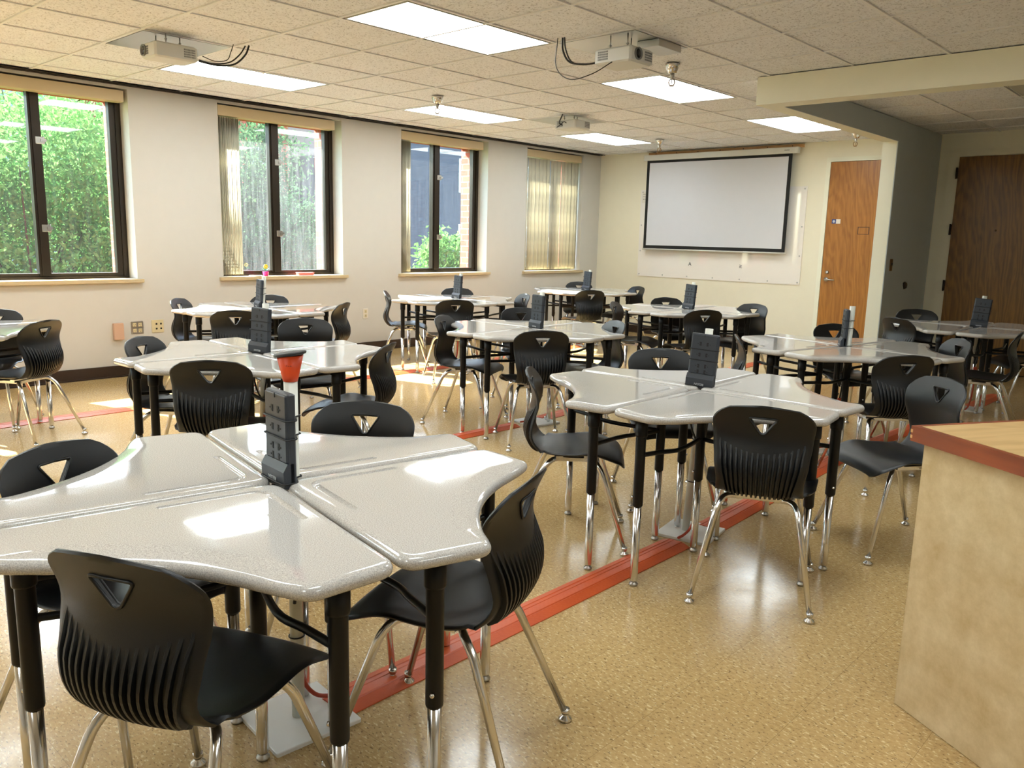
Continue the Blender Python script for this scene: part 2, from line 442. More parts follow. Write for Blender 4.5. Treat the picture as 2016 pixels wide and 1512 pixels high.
blind(2, 3.965, 5.29, [(.02+.016*k, 1.32+.07*math.sin(k*2.1), 0) for k in range(14)], 'vertical blind stacked open at the window with the pink flowerpot')
blind(3, 6.195, 7.53, [(.02+.015*k, 1.34+.06*math.sin(k*1.7), 0) for k in range(11)], 'vertical blind stacked open at the window with dark building behind')
blind(4, 8.355, 9.53, [(.055+.078*k, .10+.04*math.sin(k*1.3), .003*math.sin(k*2)) for k in range(15)], 'closed cream vertical blind covering the window nearest the screen')

# door_1, narrow oak door in back wall
d = sroot('door_1', (3.465, BY, 0))
m = MB(); m.box(0, .905, -.045, -.005, .008, 2.305); m.build('door_leaf', M['oak'], d)
m = MB(); m.box(-.065, -.004, -.028, -.0, 0, 2.309); m.box(-.065, 1.0, -.028, 0, 2.3095, 2.36); m.box(-.016, -.004, -.05, -.0285, 0, 2.309); m.box(-.016, .95, -.05, -.0285, 2.3095, 2.32); m.box(.909,.97,-.028,0,0,2.309); m.build('door_frame', M['beam'], d)
hd = MB(); hd.lathe([(.0,0),(.026,0),(.026,.012),(.0,.012)], 16, Matrix.Translation((.065,-.045,.918)) @ Matrix.Rotation(PI/2,4,'X'))
hd.tube(fillet([(.065,-.05,.918),(.065,-.085,.918),(.175,-.085,.914)], .02), .009, 8); hd.build('door_handle', M['steel'], d)
m = MB(); m.lathe([(0,0),(.022,0),(.018,.014),(0,.014)], 14, Matrix.Translation((.067,-.045,1.003)) @ Matrix.Rotation(PI/2,4,'X')); m.build('deadbolt', M['steel'], d)
m = MB(); m.box(.069, .120, -.0475, -.046, 1.585, 1.638); s_ = m.build('door_sticker', M['bluesign'], d)
m = MB(); m.box(.120, .172, -.0475, -.046, 1.585, 1.638); m.build('sticker_half', M['whiteplate'], d)
m = MB(); m.lathe([(0,0),(.016,0),(.016,.001),(0,.001)], 14, Matrix.Translation((.094,-.0475,1.611)) @ Matrix.Rotation(PI/2,4,'X')); m.build('sticker_emblem', M['letter'], d)
m = MB()
for a in ((.385,.517,1.543,1.549),(.385,.517,1.462,1.468),(.385,.391,1.468,1.543),(.511,.517,1.468,1.543)): m.box(a[0],a[1],-.047,-.045,a[2],a[3])
m.build('nameplate_outline', M['baseb'], d)
# door_2, wide oak door in the alcove, dimness coloured into its veneer
d = sroot('door_2', (4.86, BY, 0))
m = MB(); m.box(0, 1.12, -.04, -.004, .008, 2.30); m.build('door_leaf', M['oak_shaded'], d)
m = MB(); m.box(-.11, -.004, -.025, 0, 0, 2.3045); m.box(-.11, 1.25, -.025, 0, 2.305, 2.36); m.box(1.124, 1.23, -.025, 0, 0, 2.305); m.build('door_frame', M['beam'], d)
for z in (2.13, 1.53, .92):
    m = MB(); m.box(-.022, -.002, -.055, -.025, z-.055, z+.055); m.tube([(-.012,-.058,z-.06),(-.012,-.058,z+.06)], .008, 8); m.build('hinge', M['baseb'], d)
m = MB(); m.lathe([(0,0),(.011,0),(.008,.006),(0,.006)], 10, Matrix.Translation((.43,-.04,1.525)) @ Matrix.Rotation(PI/2,4,'X')); m.build('peephole', M['brass'], d)

# ------------------------------------------------------------------ ceiling lights
def light(i0, j0, label, lit=True):
    x0, y0 = GX+i0*U+.014, GY+j0*U+.014
    t = thing('ceiling_light', label, 'ceiling light', (x0, y0, H), 0, 'recessed fluorescent ceiling panels')
    w, l = U-.028, 2*U-.028
    m = MB(); m.box(0, w, 0, l, .0065, .0079); m.build('housing', M['darkgap'], t)
    m = MB(); f = .016
    for a in ((f-.004, w-f+.004, f-.004, f+.004), (f-.004, w-f+.004, l-f-.004, l-f+.004), (f-.004, f+.004, f+.004, l-f-.004), (w-f-.004, w-f+.004, f+.004, l-f-.004)):
        m.box(a[0], a[1], a[2], a[3], .0, .006)
    m.build('frame', M['sealing'], t)
    m = MB(); m.box(f+.004, w-f-.004, f+.004, l-f-.004, .003, .006); m.build('diffuser', M['lamp'] if lit else M['lamp_off'], t)
light(0, 0, 'lit ceiling panel above and behind the lens-left projector near the windows')
light(0, 4, 'lit ceiling panel over the third window from the right, behind a sprinkler')
light(0, 8, 'smallest lit ceiling panel, below the farthest projector')
light(4, 0, 'largest lit ceiling panel at the top centre of the photo')
light(4, 4, 'lit ceiling panel right of the middle projector, behind the nearest sprinkler')
light(4, 8, 'lit ceiling panel just right above the projection screen')
light(8, 6, 'unlit ceiling panel in the dim alcove at the right edge', False)
for a in ((0,-4), (4,-4), (8,-4), (0,-8), (4,-8), (8,-8), (8,0), (12,-4), (12,0)):
    t = light(a[0], a[1], 'lit ceiling panel outside the picture, behind or beside the viewpoint')

# sprinklers
m = MB(); m.lathe([(.0,0),(.052,0),(.050,-.012),(.030,-.062),(.0,-.062)], 18); cone = m.mesh('escutcheon', M['chrome'])
m = MB(); m.lathe([(0,-.062),(.016,-.062),(.016,-.085),(.011,-.092),(.011,-.104),(0,-.104)], 12); neck = m.mesh('neck', M['steel'])
m = MB(); m.tube([(.02*math.cos(a), 0, -.122+.024*math.sin(a)) for a in [k*2*PI/16 for k in range(16)]], .0045, 6, closed=True)
m.tube([(0,0,-.10),(0,0,-.148)], .003, 6); m.lathe([(0,-.146),(.017,-.146),(.017,-.149),(0,-.149)], 12); head = m.mesh('sprinkler_head', M['brass'])
for (x, y, lb) in ((4.25, 5.13, 'nearest chrome sprinkler, hanging before the lit panel right of centre'), (1.854, 5.08, 'chrome sprinkler hanging before the lit panel over the windows'),
                   (1.80, 8.76, 'small chrome sprinkler left above the projection screen'), (3.97, 9.30, 'sprinkler half hidden by the dropped beam above the oak door')):
    t = thing('sprinkler', lb, 'sprinkler', (x,y,H), .6, 'ceiling sprinklers')
    for nm, me in (('escutcheon', cone), ('neck', neck), ('sprinkler_head', head)): link(nm, me, t)

# projectors
def projector(cell, body, size, lens_side, lensu, label, cables):
    cx, cy = GX+cell[0]*U, GY+cell[1]*U
    t = thing('projector', label, 'projector', (body[0], body[1], H), 0, 'white ceiling projectors')
    ox, oy = cx-body[0], cy-body[1]
    m = MB(); m.box(ox+.014, ox+U-.014, oy+.014, oy+U-.014, -.0015, .0005); m.build('mounting_plate', M['steel'], t)
    w, l, hh = size; zt = body[3]; zb = zt-hh; kz = (zb+.01)/-.23
    if body[2]: m = MB(); m.rbox(-.02, .14, .16, .42, -.045, -.002, .004); m.build('junction_box', M['steel'], t)
    m = MB(); r = .012
    ring = lambda z, i: [(sx*(w/2-i)+dx, sy*(l/2-i)+dy, z) for sx, sy, dx, dy in ((-1,-1,r,0),(1,-1,-r,0),(1,-1,0,r),(1,1,0,-r),(1,1,-r,0),(-1,1,r,0),(-1,1,0,-r),(-1,-1,0,r))]
    m.quad_strip([ring(zb, .012), ring(zb+.01, 0), ring(zt-.01, 0), ring(zt, .012)], smooth=False); m.build('body', M['proj'], t)
    # grille slots on the two sides the room sees
    for side in (0, 1):
        m = MB()
        for k in range(9):
            for z in range(4):
                if side: m.box(-w/2+.03+k*.0085, -w/2+.036+k*.0085, -l/2-.001, -l/2+.001, zb+.022+z*.014, zb+.032+z*.014)
                else: m.box(w/2-.001, w/2+.001, l/2-.025-k*.0085, l/2-.019-k*.0085, zb+.022+z*.014, zb+.032+z*.014)
        m.build('vent_grille', M['projgrille'], t)
    if lens_side == '-y': mt = Matrix.Translation((lensu, -l/2, (zb+zt)/2+.004)) @ Matrix.Rotation(PI/2,4,'X')
    elif lens_side == '+x': mt = Matrix.Translation((w/2, lensu, (zb+zt)/2+.004)) @ Matrix.Rotation(PI/2,4,'Y')
    else: mt = Matrix.Translation((lensu, l/2, (zb+zt)/2+.004)) @ Matrix.Rotation(-PI/2,4,'X')
    m = MB(); m.lathe([(0,-.002),(.036,-.002),(.036,.010),(.030,.010),(.028,.003),(0,.003)], 18, mt); m.build('lens_ring', M['projgrille'], t)
    m = MB(); m.lathe([(0,.003),(.028,.003),(.014,.008),(0,.009)], 18, mt); m.build('lens', M['lens'], t)
    for sx, sy in ((-.06,-.06), (.06,-.05), (.0,.07)):
        m = MB(); m.tube([(sx,sy,-.002),(sx,sy,zt+.002)], .004, 6); m.lathe([(0,zt+.02),(.009,zt+.02),(.009,zt+.028),(0,zt+.028)], 8, Matrix.Translation((sx,sy,0))); m.build('mounting_rod', M['steel'], t)
    for r_, pts in cables:
        m = MB(); m.tube(spline([(p[0], p[1], p[2]*kz) for p in pts], 26), r_, 6); m.build('cable', M['cord_black'], t)
    return t
projector((1,-1), (2.13,2.53,False,-.060), (.20,.28,.095), '-y', -.06, 'ceiling projector near the windows, lens facing left, before a lit panel',
    [(.0045, [(.05,.17,-.20),(.07,.26,-.215),(.10,.36,-.18),(.13,.42,-.09),(.15,.45,-.0)]), (.006, [(.05,.17,-.21),(.08,.28,-.228),(.12,.38,-.20),(.16,.44,-.10),(.18,.46,-.0)]),
     (.003, [(.10,.17,-.17),(.11,.25,-.20),(.12,.33,-.17),(.12,.36,-.08),(.12,.38,-.0)])])
projector((5,2), (4.45,4.27,True,-.085), (.27,.24,.09), '+x', .0-.045, 'nearest ceiling projector, right of the largest lit panel, with looping cables',
    [(.006, [(-.13,-.05,-.20),(-.22,-.10,-.215),(-.31,-.14,-.19),(-.34,-.17,-.10),(-.33,-.19,-.0)]), (.0045, [(-.13,-.02,-.17),(-.20,-.10,-.22),(-.28,-.15,-.20),(-.31,-.18,-.10),(-.315,-.19,-.0)]),
     (.003, [(.0,-.115,-.235),(-.10,-.18,-.33),(-.24,-.22,-.36),(-.35,-.22,-.24),(-.36,-.20,-.0)])])
projector((1,6), (2.13,6.66,False,-.05), (.27,.24,.085), '+y', .06, 'farthest and smallest ceiling projector, its cabled rear turned to us',
    [(.006, [(-.03,-.11,-.19),(-.05,-.15,-.15),(-.02,-.16,-.06),(.0,-.16,-.0)]), (.004, [(.02,-.11,-.16),(.0,-.14,-.13),(-.03,-.15,-.18),(-.08,-.15,-.22),(-.1,-.11,-.2)])])

# ------------------------------------------------------------------ back wall items
t = thing('projection_screen', 'white projection screen with black border hung over the whiteboard', 'projection screen', (.887, BY-.10, 0))
m = MB(); m.rbox(-.045, 2.19, -.035, .035, 2.425, 2.50, .008); m.build('casing', M['sealing'], t)
m = MB(); m.box(0, 2.11, -.004, .0, 1.225, 2.43); m.build('border', M['canvas_black'], t)
m = MB(); m.box(.045, 2.065, -.0055, -.004, 1.268, 2.392); m.build('canvas', M['canvas'], t)
m = MB(); m.tube([(-.01,-.002,1.214),(2.12,-.002,1.214)], .011, 8); m.build('bottom_bar', M['sealing'], t)
me = text_mesh('casing_lettering', 'DRAPER', .018, M['ink']); o = link('casing_lettering', me, t); o.location = (2.05,-.036,2.463); o.rotation_euler = (PI/2,0,0)
m = MB(); m.box(0, 2.235, -.04, 0, 2.502, 2.540); o = m.build('timber_batten', M['pine']); o.location = (.86,BY,0)
tag(o, 'long pine timber batten on the wall above the projection screen', 'timber')
m = MB()
for k in range(7): m.lathe([(0,0),(.007,0),(.007,.001),(0,.001)], 8, Matrix.Translation((.12+k*.33,-.040,2.521)) @ Matrix.Rotation(PI/2,4,'X'))
m.build('screw_holes', M['baseb'], o)
t = thing('whiteboard', 'glossy white board screwed to the back wall behind the projection screen', 'whiteboard', (.747, BY-.012, .826))
m = MB(); m.box(0, 2.435, 0, .012, 0, 1.21); m.build('panel', M['wboard'], t)
scr = MB().lathe([(0,0),(.010,0),(.008,.004),(0,.005)], 10, Matrix.Rotation(PI/2,4,'X')).mesh('screw', M['steel'])
for k in range(7):
    o = link('screw', scr, t); o.location = (.03+k*2.375/6, 0, .03)
for z in (.36,.72,1.18):
    for x in (.03, 2.405): o = link('screw', scr, t); o.location = (x, 0, z)
m = MB(); m.box(.02, .165, -.0015, 0, 1.03, 1.19); m.build('note_sheet', M['whiteplate'], t)
m = MB(); random.seed(3)
for r in range(3):
    x = .04
    while x < .14:
        l = random.uniform(.008,.02); m.box(x, x+l, -.003, -.0015, 1.15-r*.035, 1.153-r*.035+random.uniform(0,.006)); x += l+.008
m.build('handwriting', M['ink'], t)
for txt, x, z in (('A', .86, .20), ('it', 1.62, .20)):
    o = link('handwriting', text_mesh('handwriting', txt, .07, M['ink']), t); o.location = (x,-.001,z); o.rotation_euler = (PI/2,0,0)

# wall plates on the window wall
def plate(name, y, z, w, h, mat, label, cat, sockets, smat, d=.006, smat2=None):
    t = thing(name, label, cat, (0,y,z))
    m = MB(); m.rbox(-h/2, h/2, -w/2, w/2, 0, d, min(.004, d*.6), Matrix.Rotation(PI/2,4,'Y')); m.build('cover_plate', mat, t)
    for (a, b, sw, sh) in sockets:
        m = MB(); m.rbox(-b-sh/2, -b+sh/2, a-sw/2, a+sw/2, d, d+.003, .002, Matrix.Rotation(PI/2,4,'Y')); k = m.build('socket', smat, t)
        if smat2:
            m = MB()
            for q in (-.006,.006): m.box(d+.003, d+.0036, a+q-.0015, a+q+.0015, b-.001, b+.008)
            m.box(d+.003, d+.0036, a-.0025, a+.0025, b-.012, b-.007); m.build('slots', smat2, k)
    return t
plate('wall_box', 2.927, .413, .085, .150, M['pinkbox'], 'pinkish beige blank box on the window wall, left of the steel socket', 'wall box', [], None, .035)
plate('wall_socket', 3.10, .436, .112, .116, M['steel'], 'steel double wall socket between the pinkish box and the ivory plate', 'wall socket', [(-.024,.026,.03,.034),(-.024,-.026,.03,.034),(.024,.026,.03,.034),(.024,-.026,.03,.034)], M['ivory'], smat2=M['slot'])
plate('data_outlet', 3.287, .438, .112, .118, M['ivory'], 'ivory data outlet plate with four dark jacks on window wall', 'data outlet', [(-.012,.022,.016,.016),(.03,.022,.016,.016),(-.012,-.022,.016,.016),(.03,-.022,.016,.016)], M['slot'])
plate('wall_socket', 3.68, .435, .072, .116, M['whiteplate'], 'white wall socket seen under the desks below the flowerpot window', 'wall socket', [(0,.025,.03,.034),(0,-.025,.03,.034)], M['ivory'], smat2=M['slot'])
plate('wall_socket', 5.665, .434, .072, .116, M['whiteplate'], 'white wall socket on the bare wall between second and third windows', 'wall socket', [(0,.025,.03,.034),(0,-.025,.03,.034)], M['ivory'], smat2=M['slot'])
plate('wall_socket', 7.9, .434, .072, .116, M['whiteplate'], 'white wall socket low on the wall left of the closed blind', 'wall socket', [(0,.025,.03,.034),(0,-.025,.03,.034)], M['ivory'], smat2=M['slot'])
# alcove side wall
t = thing('light_switch', 'small dark light switch on the grey alcove wall', 'light switch', (4.648, 8.772, 1.145))
m = MB(); m.box(0, .006, -.035, .035, -.06, .06); m.build('cover_plate', M['brass'], t)
m = MB(); m.box(.006, .018, -.006, .006, -.004, .022); m.build('toggle', M['baseb'], t)
m = MB(); m.quad_strip([[(.0, .055*math.cos(a)*(1+.3*math.sin(3*a)), .05*math.sin(a)*(1+.2*math.cos(2*a))) for a in [k*PI/6 for k in range(12)]],
                        [(.02, .03*math.cos(a), .03*math.sin(a)) for a in [k*PI/6 for k in range(12)]]])
o = m.build('broken_wall_hole', M['baseb']); o.location = (4.648, 9.264, .925); tag(o, 'dark stub marking the broken hole in the grey alcove wall below the switch', 'wall hole')  # raised dark shape standing in for a hole broken into the wall

# window sill things
t = thing('toy_flower', 'toy yellow flower in a pink pot on the window sill', 'toy', (-.02, 4.43, .878))
m = MB(); m.lathe([(0,0),(.024,0),(.032,.042),(.033,.046),(0,.046)], 16); m.build('pot', M['pink'], t)
m = MB(); m.tube([(0,0,.046),(.004,0,.07),(0,0,.088)], .003, 6); m.build('stem', M['greenp'], t)
for s in (-1,1):
    m = MB(); m.quad_strip([[(0,0,.055),(0,0,.056),(0.001,0,.0555)],[(.012,s*.02,.066),(-.012,s*.02,.067),(0,s*.02,.069)],[(0,s*.042,.080),(0,s*.042,.081),(.001,s*.042,.0805)]]); m.build('leaf', M['greenp'], t)
m = MB()
for k in range(6):
    a = k*PI/3; m.lathe([(0,-.004),(.010,-.004),(.010,.004),(0,.004)], 8, Matrix.Translation((.004, .014*math.cos(a), .098+.014*math.sin(a))) @ Matrix.Rotation(PI/2,4,'Y'))
m.build('petals', M['yellow'], t)
m = MB(); m.lathe([(0,0),(.05,0),(.07,.008),(.065,.009),(.045,.004),(0,.004)], 20); o = m.build('small_dish', M['whiteplate']); o.location = (-.04,4.33,.878)
tag(o, 'flat pale dish on the window sill left of the toy flower', 'dish')
t = thing('plastic_case', 'flat translucent red case lying on the window sill right of the flower', 'case', (-.05, 4.82, .878))
m = MB(); m.rbox(-.03,.03,0,.19,0,.022,.006); m.build('base_shell', M['red'], t)
m = MB(); m.rbox(-.032,.032,-.002,.192,.0225,.030,.003); m.build('lid', M['red'], t)

# ------------------------------------------------------------------ chair
PROF = [(.222,.378),(.214,.400),(.187,.418),(.12,.428),(.05,.422),(-.02,.413),(-.085,.410),(-.14,.418),(-.182,.443),(-.206,.485),(-.208,.530),(-.198,.580),(-.188,.625),(-.188,.662),(-.197,.705),(-.219,.762)]
NS = 400
_sp = spline([(0,)+p for p in PROF], NS)
_len = [0.0]
for a, b in zip(_sp, _sp[1:]): _len.append(_len[-1]+(b-a).length)
LT = _len[-1]
def prof_at(s):
    s = max(0, min(LT, s)); lo, hi = 0, NS-1
    while hi-lo > 1:
        mdl = (lo+hi)//2
        if _len[mdl] <= s: lo = mdl
        else: hi = mdl
    t = (s-_len[lo])/max(1e-9, _len[hi]-_len[lo]); p = _sp[lo].lerp(_sp[hi], t); d = (_sp[min(NS-1,lo+1)]-_sp[max(0,lo-1)]).normalized()
    return p, d
def halfw(s):
    w = interp(s, [0,.06,.16,.28,.36,.42,.47,.55,.62,.70,LT], [.186,.200,.203,.196,.176,.150,.148,.160,.168,.174,.170])
    for e, r in ((s, .052), (LT-s, .062)):
        if e < r: w -= r-math.sqrt(max(0, r*r-(r-e)**2))
    return w
def shell(u, s):
    p, d = prof_at(s); w = halfw(s); x = u*w; a = abs(x)/.18
    y, z = p.y, p.z
    if s < .40:
        k = interp(s, [0,.05,.20,.40], [-.9,-.5,.6,1.0]); z += .020*k*a**2.4
    kb = interp(s, [.33,.44,.60,LT], [0,.9,1.0,.75]); y += .040*kb*a**2
    if s > LT-.12: z -= (.022*a*a)*(s-(LT-.12))/.12
    return Vector((x, y, z))
def shell_n(u, s):
    e = 1e-3
    tu = shell(min(1,u+e), s)-shell(max(-1,u-e), s); tv = shell(u, min(LT,s+e))-shell(u, max(0,s-e))
    n = tu.cross(tv)
    return n.normalized() if n.length > 1e-12 else Vector((0,0,-1))
def s_at_z(z):      # arc length on the back where the centre line reaches z
    for i in range(NS-1, 0, -1):
        if _sp[i].z <= z: return _len[i]
    return 0
def build_shell():
    nu, nv = 18, 46
    us = [math.sin((k/nu-.5)*PI)*.35+(2*k/nu-1)*.65 for k in range(nu+1)]
    ss = []
    for k in range(nv+1):
        t = k/nv; ss.append(LT*(.75*t+.25*(.5-.5*math.cos(PI*t))))
    ss[0] = .0015; ss[-1] = LT-.0015
    TH = .0095; v = []; f = []
    def idx(i, j, side): return side*(nu+1)*(nv+1)+j*(nu+1)+i
    for side in (0, 1):
        for j in range(nv+1):
            for i in range(nu+1):
                p = shell(us[i], ss[j])
                if side: p = p+shell_n(us[i], ss[j])*TH
                v.append(p)
    for j in range(nv):
        for i in range(nu):
            f.append((idx(i,j,0), idx(i,j+1,0), idx(i+1,j+1,0), idx(i+1,j,0)))
            f.append((idx(i,j,1), idx(i+1,j,1), idx(i+1,j+1,1), idx(i,j+1,1)))
    loop = [(i,0) for i in range(nu)]+[(nu,j) for j in range(nv)]+[(i,nv) for i in range(nu,0,-1)]+[(0,j) for j in range(nv,0,-1)]
    b = len(v); L = len(loop)
    for (i, j) in loop:
        p = (v[idx(i,j,0)]+v[idx(i,j,1)])/2
        ii = min(max(i,1),nu-1); jj = min(max(j,1),nv-1)
        o_ = (v[idx(i,j,0)]-v[idx(ii,jj,0)]).normalized(); v.append(p+o_*.0055)
    for k in range(L):
        q = (k+1) % L; A, B_ = loop[k], loop[q]
        f.append((idx(*A,0), idx(*B_,0), b+q, b+k)); f.append((b+k, b+q, idx(*B_,1), idx(*A,1)))
    me = D.meshes.new('shell'); me.from_pydata([tuple(p) for p in v], [], f); me.validate()
    bm = bmesh.new(); bm.from_mesh(me); bmesh.ops.recalc_face_normals(bm, faces=bm.faces)
    for q in bm.faces: q.smooth = True
    bm.to_mesh(me); bm.free(); me.materials.append(M['plastic'])
    # triangular hand hole
    tri = [(-.049,.717),(.049,.717),(.007,.655),(-.007,.655)]
    tf = fillet([(0,.717,0)]+[(x,z,0) for x, z in (tri[1],tri[2],tri[3],tri[0])]+[(0,.717,0)], [.0,.012,.006,.006,.012,0], 4)
    c = MB(); rings = [[(p.x, yy, p.y) for p in tf[:-1]] for yy in (-.28,-.12)]; c.quad_strip(rings, smooth=False)
    cm = c.mesh('c', M['plastic']); bm = bmesh.new(); bm.from_mesh(cm); bmesh.ops.recalc_face_normals(bm, faces=bm.faces); bm.to_mesh(cm); bm.free()
    me = cut(me, [cm])
    # raised lip round the hole, on both faces
    return me, tf
def split_shell(me):
    me.set_sharp_from_angle(angle=math.radians(42))
    cn = [tuple(c.vector) for c in me.corner_normals]
    outs = {}
    for key in ('seat', 'backrest'):
        vm = {}; vs = []; fs = []; ns = []
        for p in me.polygons:
            c = p.center; back = (c.z > .452 and c.y < -.12)
            if back != (key == 'backrest'): continue
            fs.append([vm.setdefault(vi, len(vm)) for vi in p.vertices]); ns += [cn[li] for li in p.loop_indices]
        vs = [None]*len(vm)
        for a, b in vm.items(): vs[b] = tuple(me.vertices[a].co)
        o = D.meshes.new(key); o.from_pydata(vs, [], fs); o.polygons.foreach_set('use_smooth', [True]*len(fs))
        o.materials.append(M['plastic']); o.normals_split_custom_set(ns); outs[key] = o
    return outs
def chair_proto():
    t = D.objects.new('chair', None); COL.objects.link(t)
    me, tf = build_shell(); parts = split_shell(me)
    link('seat', parts['seat'], t); bk = link('backrest', parts['backrest'], t)
    m = MB()
    def on_back(x, z, off):
        s = s_at_z(z); w = halfw(s); u = max(-1, min(1, x/w)); return shell(u, s)+shell_n(u, s)*off
    m.tube([on_back(p.x*1.06, p.y+(.002 if p.y > .69 else -.001), .0105) for p in tf[:-1]], .0036, 6, closed=True)
    m.tube([on_back(p.x*1.06, p.y+(.002 if p.y > .69 else -.001), -.001) for p in tf[:-1]], .0034, 6, closed=True)
    m.build('handle_rim', M['plastic'], bk)
    # ribs on the rear of the back, running under the bend
    m = MB(); NR = 16
    for k in range(NR):
        uu = -.86+1.72*k/(NR-1)
        z0 = .588+.050*uu*uu; s1 = s_at_z(z0); s0 = .362+.065*abs(uu)**2.2
        if s1-s0 < .02: continue
        n = 16; rings = []
        for q in range(n+1):
            tt = q/n; s = s0+(s1-s0)*tt; u = uu*interp(s, [s0, s0+.1, s1], [.86,.97,1.0])
            p = shell(u, s)+shell_n(u, s)*.0085; nn = shell_n(u, s)
            dep = .0125*min(1, (1-tt)/.35)*min(1, .55+tt*4)
            lat = (shell(min(1,u+.01), s)-shell(max(-1,u-.01), s)).normalized()*.0056
            rings.append([p-lat, p+lat, p+lat*.55+nn*dep, p-lat*.55+nn*dep])
        m.quad_strip(rings, smooth=False)
    m.build('back_ribs', M['plastic'], bk)
    # leg frame
    m = MB(); m.rbox(-.10,.10,-.085,.085,.372,.392,.004); m.box(-.13,.13,-.075,-.045,.385,.402); m.box(-.13,.13,.045,.075,.385,.408); m.build('seat_bracket', M['chrome'], t)
    m = MB()
    for sx in (-1,1):
        for sy in (-1,1): m.lathe([(0,0),(.007,0),(.005,.004),(0,.004)], 8, Matrix.Translation((sx*.10, sy*.06, .382)) @ Matrix.Rotation(sx*PI/2,4,'Y'))
    m.build('bolts', M['chrome'], t)
    for sx in (-1,1):
        for sy in (-1,1):
            foot = Vector((sx*.212, .232 if sy > 0 else -.262, .022)); top = Vector((sx*.140, .110 if sy > 0 else -.118, .382))
            path = fillet([(sx*.05, sy*.055, .376), (sx*.125, .095*sy, .384), tuple(top+(foot-top)*.10), tuple(foot)], [0,.05,.05,0], 7)
            rr = [.0115]*(len(path)-1)+[.0095]
            m = MB(); m.tube(path, rr, 12); lg = m.build('leg', M['chrome'], t)
            m = MB(); m.lathe([(0,0),(.016,0),(.0195,.004),(.0185,.009),(.009,.016),(.0085,.022),(.0125,.024),(.0125,.036),(0,.036)], 14, Matrix.Translation((foot.x, foot.y, 0)))
            m.build('foot_glide', M['chrome'], lg)
    return t

# ------------------------------------------------------------------ student desk, four to a cluster
def desk_outline():
    ctrl = []
    A, B_ = Vector((.660,.205)), Vector((.205,.660)); mid = Vector((.374,.374))
    arc = []
    for k in range(1, 14):
        t = k/14; q = A.lerp(B_, t); dev = (mid-(A+B_)/2)*(1-(2*t-1)**2)**1.0*1.0; arc.append(q+dev)
    return ctrl, arc
def desk_mesh():
    ctrl, arc = desk_outline()
    pts = [(.30,0)]+[(.638,.0),(.660,.195)]+[tuple(a) for a in arc]+[(.195,.660),(0,.638),(0,0),(.30,0)]
    rad = [0,.045,.030]+[.02]*len(arc)+[.030,.045,.055,0]
    P3 = fillet([(x,y,0) for x, y in pts], rad, 6)
    P = []
    for p in P3[:-1]:
        q = Vector((p.x, p.y))
        if not P or (q-P[-1]).length > .0015: P.append(q)
    n = len(P); nor = []
    for i in range(n):
        d = (P[(i+1) % n]-P[i-1]).normalized(); nor.append(Vector((d.y, -d.x)))   # outward for ccw
    conc = []
    for p in P:
        dd = min((p-Vector(a)).length for a in arc); e = min((p-Vector((.66,.205))).length, (p-Vector((.205,.66))).length)
        near = dd < .03; conc.append(min(1, max(0, (e-.01)/.10)) if near else 0)
    # smooth the weights
    for _ in range(3): conc = [(conc[i-1]+2*conc[i]+conc[(i+1) % n])/4 for i in range(n)]
    T = .700; r = .015
    rings = []
    def ring(inset, z, dz=0): return [(P[i].x-nor[i].x*inset, P[i].y-nor[i].y*inset, z-dz*conc[i]) for i in range(n)]
    rings.append(ring(.030, T-.026)); rings.append(ring(.012, T-.031))
    for k in range(9):
        a = -PI/2+PI*k/8; rings.append(ring(r*(1-math.cos(a)), T-r-.001+ (r*math.sin(a)), .007))
    rings.append([(P[i].x-nor[i].x*(.026+.048*conc[i]), P[i].y-nor[i].y*(.026+.048*conc[i]), T) for i in range(n)])
    m = MB(); m.quad_strip(rings)
    me = m.mesh('desktop', M['desk']); bm = bmesh.new(); bm.from_mesh(me); bmesh.ops.recalc_face_normals(bm, faces=bm.faces)
    bm.to_mesh(me); bm.free()
    # L shaped pencil groove near the inner corner
    g = MB(); path = fillet([(.30,.052,T+.0038),(.060,.052,T+.0038),(.052,.060,T+.0038),(.052,.30,T+.0038)], .022, 5)
    path = fillet([(.30,.055,T+.0038),(.055,.055,T+.0038),(.055,.30,T+.0038)], [0,.045,0], 9)
    P0, P1 = path[0], path[-1]
    rr = [.0115]*len(path)
    path = [P0+Vector((.008,0,0)), P0+Vector((.005,0,0))]+path+[P1+Vector((0,.005,0)), P1+Vector((0,.008,0))]
    rr = [.003,.0075]+rr+[.0075,.003]
    g.tube(path, rr, 14); gm = g.mesh('g', M['desk']); bm = bmesh.new(); bm.from_mesh(gm); bmesh.ops.recalc_face_normals(bm, faces=bm.faces); bm.to_mesh(gm); bm.free()
    me = cut(me, [gm])
    me.polygons.foreach_set('use_smooth', [True]*len(me.polygons)); me.set_sharp_from_angle(angle=math.radians(30))
    return weighted(me, 'desktop')
